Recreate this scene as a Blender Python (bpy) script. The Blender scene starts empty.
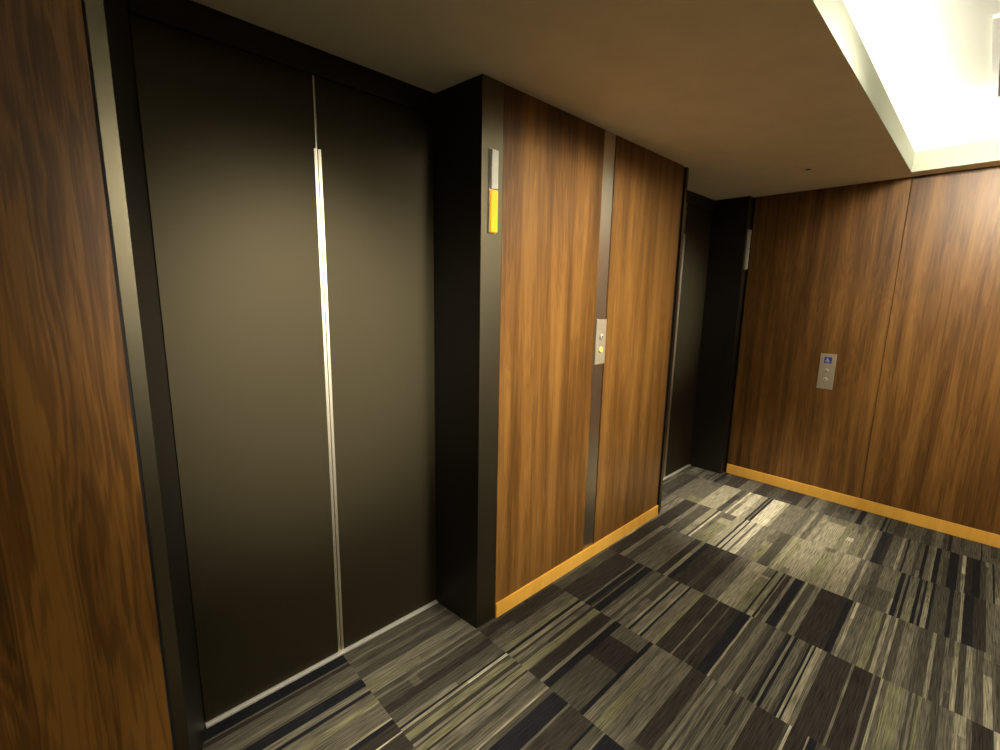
import bpy, bmesh, math, random
from mathutils import Vector, Matrix

S = bpy.context.scene
C = S.collection

# ------------------------------------------------------------------ camera
CAM = dict(f=457.75, rx=-0.1718, ry=0.7629, rz=0.0181, pos=(0.0, -1.4401, 1.5594))
a, b, c = CAM['ry'], CAM['rx'], CAM['rz']
fwd = Vector((math.sin(a)*math.cos(b), math.cos(a)*math.cos(b), math.sin(b)))
r0 = Vector((math.cos(a), -math.sin(a), 0)); u0 = r0.cross(fwd)
rt = r0*math.cos(c) + u0*math.sin(c); up = -r0*math.sin(c) + u0*math.cos(c)
cd = bpy.data.cameras.new('camera'); cam = bpy.data.objects.new('camera', cd); C.objects.link(cam)
cd.sensor_width = 36; cd.sensor_fit = 'HORIZONTAL'; cd.lens = CAM['f']*36/1000; cd.clip_start = 0.02
m = Matrix((rt, up, -fwd)).transposed().to_4x4(); m.translation = Vector(CAM['pos'])
cam.matrix_world = m
S.camera = cam

# ------------------------------------------------------------------ world, lights, exposure
S.view_settings.view_transform = 'Standard'; S.view_settings.look = 'None'
S.view_settings.gamma = 1; S.view_settings.use_curve_mapping = False
S.view_settings.exposure = 0.0
w = bpy.data.worlds.new('world'); S.world = w; w.use_nodes = True
w.node_tree.nodes['Background'].inputs[0].default_value = (1, .9, .75, 1)
w.node_tree.nodes['Background'].inputs[1].default_value = 0.02
S.cycles.max_bounces = 10; S.cycles.diffuse_bounces = 6; S.cycles.glossy_bounces = 4

H = 2.4          # soffit height
HT = 2.75        # raised tray ceiling
TX0, TX1 = -0.7, 4.115     # opening of the tray; unseen near end set short to dim the left
TY0, TY1 = -2.72, -0.98
XL = 4.267       # end wall
D = 0.308        # depth of the elevator recesses
XB = -3.2; YB = -3.7       # unseen walls
COVE = 4.6
def area(name, loc, sx, sy, rot, power, col=(1, .96, .86)):
    l = bpy.data.lights.new(name, 'AREA'); l.shape = 'RECTANGLE'; l.size = sx; l.size_y = sy
    l.energy = power; l.color = col
    o = bpy.data.objects.new(name, l); C.objects.link(o); o.location = loc; o.rotation_euler = rot
    return o
UPR = math.pi
# LED lines lying on the ledge of the cove, facing up
area('cove_light', ((TX0+TX1)/2, TY1+.085, H+.118), TX1-TX0, .05, (UPR, 0, 0), COVE*(TX1-TX0))
area('cove_light', ((TX0+TX1)/2, TY0-.085, H+.118), TX1-TX0, .05, (UPR, 0, 0), COVE*(TX1-TX0))
area('cove_light', (TX1+.075, (TY0+TY1)/2, H+.118), .05, TY1-TY0, (UPR, 0, 0), COVE*(TY1-TY0))
area('cove_light', (TX0-.075, (TY0+TY1)/2, H+.118), .05, TY1-TY0, (UPR, 0, 0), COVE*(TY1-TY0))
def spot(loc, tgt, power, deg, blend, r=.02, col=(1, .9, .72)):
    l = bpy.data.lights.new('pinhole_or_added_spot', 'SPOT'); l.energy = power; l.spot_size = math.radians(deg)
    l.spot_blend = blend; l.shadow_soft_size = r; l.color = col
    o = bpy.data.objects.new('pinhole_or_added_spot', l); C.objects.link(o); o.location = loc
    d = Vector(tgt)-Vector(loc); o.rotation_euler = d.to_track_quat('-Z', 'Y').to_euler()
    return o
DL = [(3.594, -.524), (.64, -.524)]
for (x, y), p in zip(DL, (390, 240)):
    spot((x, y, H-.016), (x, y+.10, 0), p, 46, 1.0, .008)

# added spots, unseen and without fixtures, brightening doors, panels, end wall and floor
for p0, tgt, p, deg in (((.75, -2.5), (.69, .3, 1.42), 2400, 28), ((2.0, -2.5), (1.98, 0, 1.5), 1250, 50), ((3.66, -2.5), (3.68, .3, 1.55), 1000, 24),
                        ((2.2, -1.6), (4.267, -1.7, 1.95), 640, 74), ((.4, -2.3), (.6, -1.7, 0), 170, 118), ((2.2, -2.3), (2.3, -1.7, 0), 330, 118)):
    spot((*p0, HT-.02), tgt, p, deg, 1.0, .26, (1, .93, .77))

# ------------------------------------------------------------------ helpers
def bx(bm, x0, x1, y0, y1, z0, z1, bev=0):
    vs = [bm.verts.new((x, y, z)) for x in (x0, x1) for y in (y0, y1) for z in (z0, z1)]
    F = [(0,1,3,2),(4,6,7,5),(0,4,5,1),(2,3,7,6),(0,2,6,4),(1,5,7,3)]
    fs = [bm.faces.new([vs[i] for i in f]) for f in F]
    if bev:
        es = list({e for f in fs for e in f.edges})
        bmesh.ops.bevel(bm, geom=es, offset=bev, segments=2, affect='EDGES', profile=.5)
def prism(bm, pts, z0, z1):
    lo = [bm.verts.new((x, y, z0)) for x, y in pts]; hi = [bm.verts.new((x, y, z1)) for x, y in pts]
    n = len(pts)
    bm.faces.new(lo[::-1]); bm.faces.new(hi)
    for i in range(n): bm.faces.new((lo[i], lo[(i+1) % n], hi[(i+1) % n], hi[i]))
def lathe(bm, prof, M, n=32):
    rings = []
    for r, h in prof:
        rings.append([bm.verts.new(M @ Vector((r*math.cos(t*2*math.pi/n), r*math.sin(t*2*math.pi/n), h))) for t in range(n)])
    for A, B in zip(rings, rings[1:]):
        for i in range(n): bm.faces.new((A[i], A[(i+1) % n], B[(i+1) % n], B[i]))
    bm.faces.new(rings[0][::-1]); bm.faces.new(rings[-1])
def obj(name, bm, mat, parent=None, smooth=False):
    bmesh.ops.recalc_face_normals(bm, faces=bm.faces[:])
    me = bpy.data.meshes.new(name); bm.to_mesh(me); bm.free()
    me.materials.append(mat)
    if smooth:
        for p in me.polygons: p.use_smooth = True
    o = bpy.data.objects.new(name, me); C.objects.link(o)
    if parent:
        o.parent = parent; o.matrix_parent_inverse = Matrix.Translation(parent.location).inverted()
    return o
def box(name, mat, dims, parent=None, bev=0):
    bm = bmesh.new(); bx(bm, *dims, bev=bev); return obj(name, bm, mat, parent)
def thing(name, label, cat, loc, group=None):
    o = bpy.data.objects.new(name, None); C.objects.link(o); o.location = loc; o.empty_display_size = .1
    o['label'] = label; o['category'] = cat
    if group: o['group'] = group
    return o
def tag(o, label, cat, group=None):
    o['label'] = label; o['category'] = cat
    if group: o['group'] = group
    return o
def struct(o):
    o['kind'] = 'structure'; return o

# ------------------------------------------------------------------ materials
def newmat(name):
    m = bpy.data.materials.new(name); m.use_nodes = True
    return m, m.node_tree.nodes, m.node_tree.links, m.node_tree.nodes['Principled BSDF']
def plain(name, col, rough=.5, metal=0, spec=.5, bump=0, bscale=200, var=0, emit=None, es=0):
    m, N, L, P = newmat(name)
    P.inputs['Base Color'].default_value = (*col, 1); P.inputs['Roughness'].default_value = rough
    P.inputs['Metallic'].default_value = metal; P.inputs['Specular IOR Level'].default_value = spec
    if emit:
        P.inputs['Emission Color'].default_value = (*emit, 1); P.inputs['Emission Strength'].default_value = es
    tc = N.new('ShaderNodeTexCoord'); n = N.new('ShaderNodeTexNoise'); n.inputs['Scale'].default_value = bscale
    n.inputs['Detail'].default_value = 3; L.new(tc.outputs['Object'], n.inputs['Vector'])
    if bump:
        bp = N.new('ShaderNodeBump'); bp.inputs['Strength'].default_value = bump; bp.inputs['Distance'].default_value = .002
        L.new(n.outputs['Fac'], bp.inputs['Height']); L.new(bp.outputs['Normal'], P.inputs['Normal'])
    if var:
        cr = N.new('ShaderNodeValToRGB')
        cr.color_ramp.elements[0].position = .3; cr.color_ramp.elements[1].position = .7
        cr.color_ramp.elements[0].color = (*[x*(1-var) for x in col], 1); cr.color_ramp.elements[1].color = (*[min(1, x*(1+var)) for x in col], 1)
        n2 = N.new('ShaderNodeTexNoise'); n2.inputs['Scale'].default_value = 6; n2.inputs['Detail'].default_value = 5
        L.new(tc.outputs['Object'], n2.inputs['Vector'])
        L.new(n2.outputs['Fac'], cr.inputs['Fac']); L.new(cr.outputs['Color'], P.inputs['Base Color'])
    return m

def wood(name, seed, cols, rough=.40, spec=.4, s=1.0, lines=.5):
    """vertical walnut veneer: broad streaks, cathedral figure and fine pores"""
    m, N, L, P = newmat(name)
    tc = N.new('ShaderNodeTexCoord')
    def mp(sc, off=0):
        q = N.new('ShaderNodeMapping'); q.inputs['Scale'].default_value = sc
        q.inputs['Location'].default_value = (seed*3.7+off, seed*1.3, seed*5.1+off)
        L.new(tc.outputs['Object'], q.inputs['Vector']); return q
    def noise(q, sc, det, dist=0, rough_=.55):
        n = N.new('ShaderNodeTexNoise'); n.inputs['Scale'].default_value = sc; n.inputs['Detail'].default_value = det
        n.inputs['Distortion'].default_value = dist; n.inputs['Roughness'].default_value = rough_
        L.new(q.outputs['Vector'], n.inputs['Vector']); return n.outputs['Fac']
    def math_(op, x, y=None, z=None):
        n = N.new('ShaderNodeMath'); n.operation = op
        for i, v in enumerate((x, y, z)):
            if v is None: continue
            if isinstance(v, (int, float)): n.inputs[i].default_value = v
            else: L.new(v, n.inputs[i])
        return n.outputs[0]
    figure = noise(mp((s, s, .16*s)), 2.6, 3, .25)
    streak = noise(mp((s, s, .045*s), 4), 14, 5, .1, .6)
    fine = noise(mp((s, s, .02*s), 9), 120, 3, 0, .6)
    blotch = noise(mp((s, s, .55*s), 2), 1.9, 2, .4)
    rings = math_('SINE', math_('ADD', math_('MULTIPLY', figure, 70.0), math_('MULTIPLY', streak, 26.0)))
    rings = math_('POWER', math_('ABSOLUTE', rings), 2.2)         # thin dark growth lines
    v = math_('MULTIPLY', streak, .62)
    v = math_('ADD', v, math_('MULTIPLY', rings, .09*lines))
    v = math_('ADD', v, math_('MULTIPLY', figure, .22))
    v = math_('ADD', v, math_('MULTIPLY', fine, .16))
    v = math_('ADD', v, math_('MULTIPLY', blotch, .16))
    v = math_('SUBTRACT', v, .10)
    cr = N.new('ShaderNodeValToRGB'); e = cr.color_ramp.elements
    e[0].position = .32; e[0].color = (*cols[0], 1); e[1].position = .62; e[1].color = (*cols[2], 1)
    k = e.new(.47); k.color = (*cols[1], 1)
    L.new(v, cr.inputs['Fac']); L.new(cr.outputs['Color'], P.inputs['Base Color'])
    P.inputs['Roughness'].default_value = rough; P.inputs['Specular IOR Level'].default_value = spec
    bp = N.new('ShaderNodeBump'); bp.inputs['Strength'].default_value = .12; bp.inputs['Distance'].default_value = .001
    L.new(fine, bp.inputs['Height']); L.new(bp.outputs['Normal'], P.inputs['Normal'])
    return m
WAL = ((.045, .019, .004), (.138, .059, .012), (.256, .120, .027))
wood_a = wood('walnut_veneer_left', 1, [tuple(v*k_ for v, k_ in zip(c_, (.95, .9, .6))) for c_ in WAL], rough=.5, s=1.0, lines=1.4)
wood_b = wood('walnut_veneer_middle', 2, WAL)
wood_b2 = wood('walnut_veneer_middle_second', 3, WAL)
wood_c = wood('walnut_veneer_end', 4, WAL)
wood_c2 = wood('walnut_veneer_end_second', 5, WAL)
wood_d = wood('walnut_veneer_opposite', 6, WAL)
maple = wood('honey_oak_skirting', 7, ((.86, .42, .06), (.93, .49, .075), (.98, .55, .10)), rough=.35)
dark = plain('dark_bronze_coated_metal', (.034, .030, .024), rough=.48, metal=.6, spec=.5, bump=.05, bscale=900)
doorm = plain('bronze_door_metal', (.045, .036, .019), rough=.60, metal=.6, spec=.2, bump=.05, bscale=900)
jambm = plain('satin_jamb_metal', (.15, .13, .085), rough=.42, metal=1, bump=.04, bscale=900)
stripm = plain('brushed_strip_metal', (.56, .51, .42), rough=.34, metal=1, bump=.04, bscale=900)
steel = plain('brushed_steel', (.55, .52, .44), rough=.38, metal=1, bump=.05, bscale=500)
sillm = plain('pale_aluminium_sill', (.80, .77, .68), rough=.4, metal=.35, bump=.05, bscale=400)
bright = plain('polished_edge_trim', (.9, .82, .66), rough=.42, metal=1)
black = plain('shadow_gap_black', (.008, .008, .008), rough=.8)
soffit = plain('taupe_ceiling_paint', (.90, .83, .67), rough=.9, spec=.2, bump=.25, bscale=320, var=.04)
fasc = plain('cream_fascia_paint', (.50, .52, .42), rough=.9, spec=.2)
white = plain('white_ceiling_paint', (.80, .80, .72), rough=.9, spec=.2, bump=.1, bscale=200)
amber = plain('amber_lens', (.6, .28, .01), rough=.3, emit=(1, .50, .0), es=.85)
platem = plain('satin_plate_metal', (.50, .43, .31), rough=.4, metal=.5, bump=.05, bscale=500)
lens = plain('frosted_lens', (.62, .60, .50), rough=.35)
butt_lit = plain('lit_button_ring', (.9, .6, .1), rough=.3, emit=(1, .62, .08), es=1.0)
butt = plain('pale_button', (.75, .75, .55), rough=.25, metal=.3)
blue = plain('accessible_sign_blue', (.02, .05, .28), rough=.4)
wsign = plain('sign_white', (.8, .8, .8), rough=.5)
ventm = plain('vent_white_frame', (.8, .8, .76), rough=.6)
ventd = plain('vent_dark_inside', (.05, .03, .02), rough=.8)

# ------------------------------------------------------------------ floor: carpet tiles as one mesh of coloured stripes
T = .537
TXO, TYO = .735, -.06          # a tile corner
PAL = {'k': (.010, .010, .012), 'b': (.028, .023, .018), 'd': (.052, .047, .034), 'g': (.085, .076, .055),
       'm': (.120, .108, .077), 'o': (.135, .127, .072), 'l': (.205, .185, .125), 'w': (.36, .33, .24)}
rnd = random.Random(11)
KINDS = [  # weights of the yarn colours, stripe width range
    ('kbdgmolw', (2, 3, 3, 4, 3, 2, 3, 1), (.006, .035)),
    ('bdg', (4, 3, 1), (.03, .12)),
    ('gmolw', (3, 3, 3, 4, 1), (.008, .045)),
    ('kbdgl', (4, 3, 2, 1, 1), (.008, .05)),
    ('dgmo', (3, 4, 3, 1), (.012, .05)),
]
# stripes of the carpet rows as they run across the floor: where each begins (y, decreasing) and its yarn
ROWS = {
    -1: '0.292k 0.242g 0.234d 0.231b 0.213g 0.157m 0.132d 0.124g 0.12k 0.098k 0.074m 0.046k 0.03m -0.007o -0.032g -0.116l -0.125g',
    0: '0.28g 0.239m 0.223d 0.186g 0.162d 0.119m 0.068o 0.042m 0.022d 0.016d -0.001m -0.013d -0.061b -0.099d -0.151m -0.173k -0.183l -0.195d -0.211o -0.242b -0.261m -0.273d -0.281o -0.307b -0.316m -0.327g -0.36d -0.382g -0.414m -0.423l -0.43d -0.454k -0.491d',
    1: '-0.005b -0.054d -0.09g -0.151o -0.178k -0.194l -0.217b -0.229m -0.256d -0.273o -0.31d -0.317b -0.378m -0.396k -0.432d -0.579k -0.598m -0.626g -0.644o -0.688g -0.726d -0.735g -0.764m -0.781d -0.841g -0.854d -0.864m -0.879d -0.888m -0.907d -0.917g -0.933m -0.945d -0.957m -0.975d -0.987g -1.005d -1.018m -1.031d',
    2: '-0.009d -0.067b -0.2m -0.212k -0.241b -0.255g -0.264k -0.307g -0.33m -0.36d -0.38m -0.399d -0.411g -0.451l -0.464k -0.477m -0.514l -0.524k -0.536m -0.588o -0.604b -0.636b -0.678m -0.685b -0.735g -0.743b -0.792k -0.838l -0.847d -0.882m -0.914d -0.937b -0.951m -0.963g -0.994b -1.006k -1.018m -1.029k -1.042g -1.055m -1.074d -1.09k -1.099l -1.108k -1.115l -1.136m -1.156b -1.248m -1.256b -1.319m -1.328b -1.346l -1.355g -1.371o -1.422m -1.437d -1.446m -1.455d -1.462o -1.476g -1.491m -1.505d -1.528g -1.567l -1.578o -1.602g',
    3: '-0.001b -0.085m -0.118d -0.173g -0.313m -0.324b -0.368l -0.392k -0.424b -0.504d -0.531b -0.593g -0.612m -0.641g -0.669l -0.755o -0.802k -0.812l -0.839k -0.85o -0.856d -0.883m -0.9k -0.941b -0.948l -0.961d -0.998m -1.023b -1.14k -1.167m -1.18l -1.192g -1.196g -1.233m -1.241g -1.259o -1.292d -1.304l -1.32g -1.339l -1.349d -1.376m -1.413g -1.431d -1.475l -1.489d -1.522m -1.532d -1.551l -1.567d -1.59l -1.611g -1.62d -1.644l -1.669g -1.682d',
    4: '-0.007b -0.103m -0.136d -0.212l -0.257b -0.27w -0.285m -0.319o -0.395l -0.447k -0.459w -0.479k -0.488w -0.517g -0.531w -0.569m -0.649o -0.692d -0.75o -0.769l -0.788o -0.817m -0.852l -0.939o -0.993l -1.022o -1.036l -1.117g -1.142l -1.157g -1.191d -1.228g -1.296l -1.308k -1.329m -1.34k -1.351m -1.362o -1.387k -1.402g -1.413k -1.424l -1.444k -1.456d -1.513k -1.53d -1.557l -1.569k -1.607b -1.651m -1.661b',  # pale yarns here include some of the downlight's pool
    5: '0.247d 0.164b 0.122g -0.01o -0.101l -0.242d -0.282m -0.304w -0.318m -0.347w -0.4l -0.442k -0.456m -0.467k -0.483w -0.573l -0.595m -0.715g -0.757m -0.77l -0.785g -0.819o -0.825l -0.85m -0.864l -0.97o -1.004l -1.04m -1.071o -1.094g -1.122l -1.135g -1.158k -1.194b -1.217g -1.267l -1.281g -1.295k -1.305m -1.344d -1.362o -1.379k -1.395m -1.42l -1.431k -1.454g -1.472d -1.493k -1.534d -1.55l -1.566b -1.595k -1.627d -1.65m -1.662k',  # pale yarn partly stands for the far downlight's pool of light
}
def random_tile():
    cs, ws, (w0, w1) = KINDS[rnd.choices(range(5), (5, 1.4, 3, 2.5, 3))[0]]
    out = []; y = 0
    while y < T:
        wdt = rnd.uniform(w0, w1)*(1 if rnd.random() < .8 else 1.8)
        c_ = rnd.choices(cs, ws)[0]
        out.append((y, c_)); y += wdt
        if rnd.random() < .22:
            out.append((y, rnd.choice('lwmk'))); y += rnd.uniform(.004, .009)
    return out
def build_floor():
    bm = bmesh.new(); lay = bm.faces.layers.int.new('c'); cols = []
    def quad(x0, x1, y0, y1, col):
        f = bm.faces.new([bm.verts.new(p) for p in ((x0, y0, 0), (x1, y0, 0), (x1, y1, 0), (x0, y1, 0))])
        f[lay] = len(cols); cols.append(col)
    i0 = math.floor((XB-TXO)/T); i1 = math.ceil((XL-TXO)/T)
    j0 = math.floor((YB-TYO)/T); j1 = math.ceil((.45-TYO)/T)
    def stripe(xa, ya, yb, c_, split):
        xs = [0]
        if (yb-ya) > .012 and c_ in 'lomgd':
            while rnd.random() < split and len(xs) < 4: xs.append(rnd.uniform(.05, T-.05))
        xs = sorted(xs)+[T]
        for q, (s0, s1) in enumerate(zip(xs, xs[1:])):
            cc = c_ if q == 0 else rnd.choice({'l': 'lmow', 'o': 'omlg', 'm': 'mgl', 'g': 'gmd', 'd': 'dgb'}[c_])
            f_ = rnd.uniform(.85, 1.15)
            X0, X1, Y0, Y1 = max(xa+s0, XB), min(xa+s1, XL), max(ya, YB), min(yb, .45)
            if X1 > X0 and Y1 > Y0: quad(X0, X1, Y0, Y1, tuple(v*f_ for v in PAL[cc]))
    for i in range(i0, i1):
        xa = TXO+i*T
        row = [(float(t[:-1]), t[-1]) for t in ROWS[i].split()] if i in ROWS else []
        hi, lo = (row[0][0], row[-1][0]) if row else (9, 9)
        for (y, c_), (y2, _) in zip(row, row[1:]): stripe(xa, y2, y, c_, .42 if c_ in 'lo' or i == 5 else .25)
        for j in range(j0, j1):
            yt = TYO+j*T
            st = random_tile()
            for k, (y, c_) in enumerate(st):
                y2 = min(T, st[k+1][0]) if k+1 < len(st) else T
                A_, B_ = yt+y, yt+y2
                if i == 6 and c_ in 'low': c_ = 'g'
                if row:
                    if A_ >= lo and B_ <= hi: continue
                    if A_ < lo < B_: B_ = lo
                    elif A_ < hi < B_: A_ = hi
                if B_ > A_: stripe(xa, A_, B_, c_, .5)
    ids = [f[lay] for f in bm.faces]
    me = bpy.data.meshes.new('floor'); bm.to_mesh(me); bm.free()
    at = me.color_attributes.new('yarn', 'FLOAT_COLOR', 'CORNER')
    for p, k in zip(me.polygons, ids):
        for li in p.loop_indices: at.data[li].color = (*cols[k], 1)
    m, N, L, P = newmat('striped_carpet')
    A = N.new('ShaderNodeVertexColor'); A.layer_name = 'yarn'
    tc = N.new('ShaderNodeTexCoord'); n = N.new('ShaderNodeTexNoise'); n.inputs['Scale'].default_value = 1.0; n.inputs['Detail'].default_value = 4
    q = N.new('ShaderNodeMapping'); q.inputs['Scale'].default_value = (9, 240, 100)
    L.new(tc.outputs['Object'], q.inputs['Vector']); L.new(q.outputs['Vector'], n.inputs['Vector'])
    mr = N.new('ShaderNodeMapRange'); mr.inputs[1].default_value = .3; mr.inputs[2].default_value = .7
    mr.inputs[3].default_value = .35; mr.inputs[4].default_value = 1.65
    L.new(n.outputs['Fac'], mr.inputs[0])
    mx = N.new('ShaderNodeVectorMath'); mx.operation = 'SCALE'
    L.new(A.outputs['Color'], mx.inputs[0]); L.new(mr.outputs[0], mx.inputs['Scale'])
    L.new(mx.outputs[0], P.inputs['Base Color']); P.inputs['Roughness'].default_value = .95
    P.inputs['Specular IOR Level'].default_value = .1
    P.inputs['Sheen Weight'].default_value = .05
    bp = N.new('ShaderNodeBump'); bp.inputs['Strength'].default_value = .5; bp.inputs['Distance'].default_value = .003
    L.new(n.outputs['Fac'], bp.inputs['Height']); L.new(bp.outputs['Normal'], P.inputs['Normal'])
    me.materials.append(m)
    o = bpy.data.objects.new('floor', me); C.objects.link(o)
    return o
struct(build_floor())

# ------------------------------------------------------------------ ceiling
bm = bmesh.new()
W = .15
# soffit ring around the tray opening (4 slabs with 3 cm thickness)
e_ = 0
bx(bm, XB, XL+.1, TY1+e_, .5, H, H+.03)
bx(bm, XB, XL+.1, YB-.1, TY0-e_, H, H+.03)
bx(bm, TX1+e_, XL+.1, TY0-e_, TY1+e_, H, H+.03)
bx(bm, XB, TX0-e_, TY0-e_, TY1+e_, H, H+.03)
struct(obj('ceiling', bm, soffit))
bm = bmesh.new()
FT = .012; FZ = 2.526
bx(bm, TX0-FT, TX1+FT, TY1-.002, TY1+FT, H+.0003, FZ)
bx(bm, TX0-FT, TX1+FT, TY0-FT, TY0+.002, H+.0003, FZ)
bx(bm, TX1-.002, TX1+FT, TY0, TY1, H+.0003, FZ)
bx(bm, TX0-FT, TX0+.002, TY0, TY1, H+.0003, FZ)
struct(obj('trim_1', bm, fasc))
bm = bmesh.new()
bx(bm, TX0-W, XL, TY0-W, TY1+W, HT, HT+.03)
bx(bm, TX0-W, XL, TY1+W, TY1+W+.02, H+.03, HT+.03)
bx(bm, TX0-W, XL, TY0-W-.02, TY0-W, H+.03, HT+.03)
bx(bm, TX0-W-.02, TX0-W, TY0-W-.02, TY1+W+.02, H+.03, HT+.03)
bx(bm, XL-.012, XL+.02, TY0-W-.02, TY1+W+.02, H+.03, HT+.03)
struct(obj('ceiling_tray', bm, white))

# ------------------------------------------------------------------ walls
XJ0, XJ1 = .110, 1.272         # front edges of the first recess
X2a, X2b = 3.062, 4.187        # second recess
PT = .018                      # panel thickness; the finished faces lie at y = 0
def wallbox(name, *d):
    return struct(box(name, black, d))
wallbox('wall_left', XB, XJ0-.001, PT, .49, 0, H)
wallbox('wall_middle', 1.389, 3.031, .030, .49, 0, H)
wallbox('wall_back', XJ0-.01, XL+.1, .5, .62, 0, H)
wallbox('wall_end', XL+PT, XL+.15, YB, .6, 0, H)
o = wallbox('wall_rear', XB-.1, XB, YB, .6, 0, H); o.data.materials[0] = wood_d
o = wallbox('wall_opposite', XB, XL+.1, YB-.1, YB, 0, H); o.data.materials[0] = wood_d

def panel(mat, dims, label, grp=None):
    return tag(box('wood_panel', mat, dims, bev=.0015), label, 'wall panel', grp)
panel(wood_a, (XB, .102, 0, PT-.001, .0, H-.001), 'large dark walnut wall panel at the far left, beside the near elevator frame')
panel(wood_b, (1.390, 2.103, .018, .0295, .0, H-.001), 'walnut wall panel between the near elevator frame and the grey metal strip')
panel(wood_b2, (2.212, 2.995, .018, .0295, .0, H-.001), 'walnut wall panel between the grey metal strip and the far elevator opening')
panel(wood_c, (XL, XL+PT-.001, -.973, -.002, .0, H-.001), 'walnut panel of the end wall carrying the call plate with the blue wheelchair sign')
panel(wood_c2, (XL, XL+PT-.001, YB+.002, -.977, .0, H-.001), 'wide walnut panel of the end wall to the right of the vertical joint')
# skirting
def skirt(name, dims): return struct(box(name, maple, dims, bev=.002))
skirt('baseboard_middle', (1.390, 3.003, .008, .0175, 0, .077))
skirt('baseboard_end', (XL-.010, XL-.0005, YB+.01, -.004, 0, .086))

# brushed strip between the middle panels
tag(box('metal_strip', stripm, (2.107, 2.205, .0205, .0295, .0, H-.001)), 'full-height grey metal strip between the two middle walnut panels', 'metal strip')

# ------------------------------------------------------------------ elevators
ZD = 2.314
def elevator(label, xf0, xf1, xd0, xd1, jl, jr):
    """xf: front corners of the recess, xd: door opening at the back, jl/jr: outer edges of the jamb faces"""
    mid = (xd0+xd1)/2
    t = thing('elevator', label, 'elevator', (mid, D, 0))
    for s in (0, 1):
        bm = bmesh.new()
        if s == 0: prism(bm, [(jl, .018), (xf0, .018), (xd0, D), (xd0, D+.10), (jl, D+.10)], 0, H-.0005)
        else:      prism(bm, [(xf1, .018), (jr, .018), (jr, D+.10), (xd1, D+.10), (xd1, D)], 0, H-.0005)
        o = obj('jamb', bm, jambm, t)
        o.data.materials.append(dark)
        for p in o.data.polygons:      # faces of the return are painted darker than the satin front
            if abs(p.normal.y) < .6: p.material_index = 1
    box('header', dark, (xd0+.0005, xd1-.0005, D-.012, D+.09, ZD, H-.0005), t, bev=.001)
    g = .0015
    for s in (-1, 1):
        x0, x1 = (xd0+.002, mid-g) if s < 0 else (mid+g, xd1-.002)
        o = box('door_leaf', doorm, (x0, x1, D, D+.03, .012, ZD+.02), t, bev=.001)
        e0, e1 = (mid-.0125, mid-g) if s < 0 else (mid+g, mid+.0125)
        e = box('edge_trim', bright, (e0, e1, D-.004, D+.001, .014, 2.07), o)  # wide trim stops early: upper end of a reflection built into its shape
        e['label'] = 'pale polished metal edge'
        e = box('edge_trim', bright, (mid-.0045, mid-g, D-.002, D+.001, 2.07, ZD-.002) if s < 0 else (mid+g, mid+.0015, D-.002, D+.001, 2.07, ZD-.002), o)
    box('sill', sillm, (xd0+.001, xd1-.001, D-.016, D+.05, .0005, .008), t)
    return t
elevator('near elevator with closed dark bronze doors, at the left between two walnut walls', .142, XJ1, .222, 1.247, .110, 1.388)
elevator('far elevator in the corner beside the end wall, mostly hidden in its dark recess', X2a, X2b, 3.18, 4.187, 3.032, XL-.0005)

# ------------------------------------------------------------------ hall lanterns
def lantern(x, y, lit, label):
    t = thing('hall_lantern', label, 'indicator light', (x, y, 1.811))
    box('housing', steel, (x-.0205, x+.0205, y-.008, y, 1.811, 2.139), t, bev=.002)
    box('lens', lens, (x-.018, x+.018, y-.020, y-.008, 1.985, 2.134), t, bev=.003)
    o = box('lens', amber if lit else lens, (x-.018, x+.018, y-.020, y-.008, 1.816, 1.981), t, bev=.003)
    if lit: o['label'] = 'lit amber lens'
    return t
lantern(1.329, .0182, True, 'tall narrow indicator on the near elevator frame, lower half glowing amber')
lantern(4.236, .0182, False, 'tall narrow unlit indicator in the corner beside the end wall')

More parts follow.
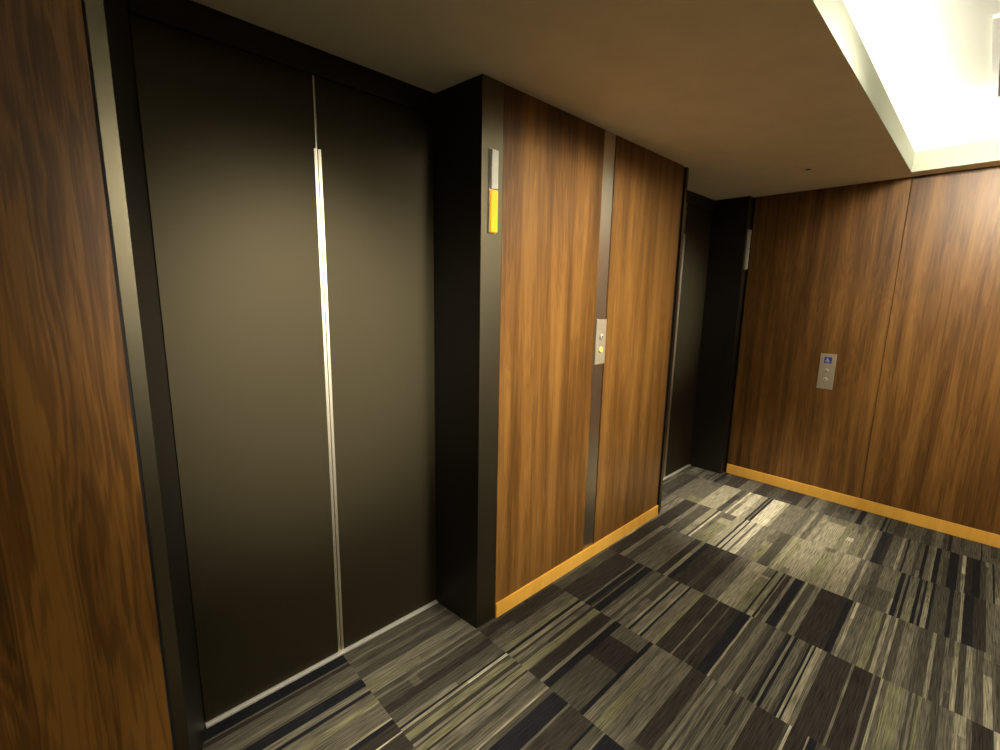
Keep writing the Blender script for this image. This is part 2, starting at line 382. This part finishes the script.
# ------------------------------------------------------------------ call plates
def call_plate(M, wd, ht, label, sign, lit):
    t = thing('call_plate', label, 'elevator buttons', M.translation)
    def tb(name, mat, dims, bev=0, par=t):
        bm = bmesh.new(); bx(bm, *dims, bev=bev); bmesh.ops.transform(bm, matrix=M, verts=bm.verts[:]); return obj(name, bm, mat, par)
    tb('plate', platem, (-wd/2, wd/2, -.008, 0, 0, ht), .002)
    zs = (.62, .33) if not sign else (.52, .27)
    for k, z in enumerate(zs):
        R = M @ Matrix.Translation((0, -.008, ht*z)) @ Matrix.Rotation(math.pi/2, 4, 'X')
        bm = bmesh.new(); lathe(bm, [(.019, 0), (.019, .003), (.015, .004), (.0145, .0045)], R)
        o = obj('button', bm, steel, t)
        bm = bmesh.new(); lathe(bm, [(.014, .003), (.014, .006), (.012, .0075), (.004, .008)], R)
        f = obj('button_face', bm, butt_lit if (lit and k == 1) else butt, o, smooth=False)
        if lit and k == 1: f['label'] = 'lit yellow button face'
        # arrow mark
        s = 1 if k == 0 else -1
        bm = bmesh.new(); vs = [(0, s*.006), (-.006, -s*.005), (.006, -s*.005)]
        a_ = [bm.verts.new(R @ Vector((p[0], p[1], .0081))) for p in vs]; b_ = [bm.verts.new(R @ Vector((p[0], p[1], .0095))) for p in vs]
        bm.faces.new(a_); bm.faces.new(b_)
        for i in range(3): bm.faces.new((a_[i], a_[(i+1) % 3], b_[(i+1) % 3], b_[i]))
        obj('arrow', bm, black, o)
    if sign:
        zc = ht*.82
        sg = tb('wheelchair_sign', blue, (-.024, .024, -.0095, -.008, zc-.024, zc+.024)); sg['label'] = 'small blue square with white wheelchair symbol'
        bm = bmesh.new(); y0, y1 = -.0108, -.0094
        bx(bm, -.006, .000, y0, y1, zc+.012, zc+.018)                    # head
        bx(bm, -.005, -.001, y0, y1, zc-.004, zc+.011)                   # back
        bx(bm, -.005, .008, y0, y1, zc-.006, zc-.002)                    # thigh
        bx(bm, .005, .009, y0, y1, zc-.016, zc-.002)                     # shin
        bx(bm, -.005, .006, y0, y1, zc+.003, zc+.006)                    # arm
        n = 18                                                           # wheel arc
        for i in range(n-4):
            t0, t1 = math.radians(100+i*15), math.radians(100+(i+1)*15)
            pts = [(-.003+r_*math.cos(q), zc-.006+r_*math.sin(q)) for r_, q in ((.0095, t0), (.012, t0), (.012, t1), (.0095, t1))]
            A_ = [bm.verts.new((p[0], y0, p[1])) for p in pts]; B_ = [bm.verts.new((p[0], y1, p[1])) for p in pts]
            bm.faces.new(A_); bm.faces.new(B_)
            for j in range(4): bm.faces.new((A_[j], A_[(j+1) % 4], B_[(j+1) % 4], B_[j]))
        bmesh.ops.transform(bm, matrix=M, verts=bm.verts[:]); obj('symbol', bm, wsign, sg)
    return t
call_plate(Matrix.Translation((2.160, .0200, 1.190)), .094, .25, 'narrow steel call plate with lit yellow button on the metal strip', False, True)
call_plate(Matrix.Translation((XL, -.651, .886)) @ Matrix.Rotation(-math.pi/2, 4, 'Z'), .104, .276, 'steel call plate with blue wheelchair sign and two buttons on the end wall', True, False)

# ------------------------------------------------------------------ ceiling fittings
for k, (x, y) in enumerate(DL):
    t = thing('pinhole_downlight', ['tiny recessed pinhole downlight in the soffit before the far elevator', 'tiny recessed pinhole downlight in the soffit before the near elevator'][k], 'ceiling light', (x, y, H))
    M = Matrix.Translation((x, y, H)) @ Matrix.Rotation(math.pi, 4, 'X')
    bm = bmesh.new(); lathe(bm, [(.034, -.002), (.034, .002), (.028, .004), (.018, .003)], M, 24); obj('rim', bm, soffit, t)
    bm = bmesh.new(); lathe(bm, [(.016, .0028), (.016, .0042), (.014, .0046)], M, 24); obj('aperture', bm, black, t)
t = thing('ceiling_sensor', 'tiny round plug in the soffit beside the pinhole downlight', 'ceiling fitting', (3.50, -.485, H))
M = Matrix.Translation((3.50, -.485, H)) @ Matrix.Rotation(math.pi, 4, 'X')
bm = bmesh.new(); lathe(bm, [(.020, -.002), (.020, .002), (.016, .004)], M, 24); obj('cover', bm, soffit, t)

vx0, vx1, vy1, vy0 = 2.951, 4.082, -1.293, -2.42
t = thing('ceiling_vent', 'white framed vent with dark opening in the raised lit ceiling', 'ceiling vent', ((vx0+vx1)/2, (vy0+vy1)/2, HT))
bm = bmesh.new(); fw = .026
for d in ((vx0, vx1, vy1-fw, vy1), (vx0, vx1, vy0, vy0+fw), (vx0, vx0+fw, vy0+fw, vy1-fw), (vx1-fw, vx1, vy0+fw, vy1-fw)):
    bx(bm, d[0], d[1], d[2], d[3], HT-.015, HT-.0005)
obj('frame', bm, ventm, t)
box('opening', ventd, (vx0+fw, vx1-fw, vy0+fw, vy1-fw, HT-.004, HT-.001), t)
for k in range(14):
    y = vy0+fw+.04+k*(vy1-vy0-2*fw-.08)/13
    box('slat', ventd, (vx0+fw, vx1-fw, y-.003, y+.003, HT-.014, HT-.0045), t)
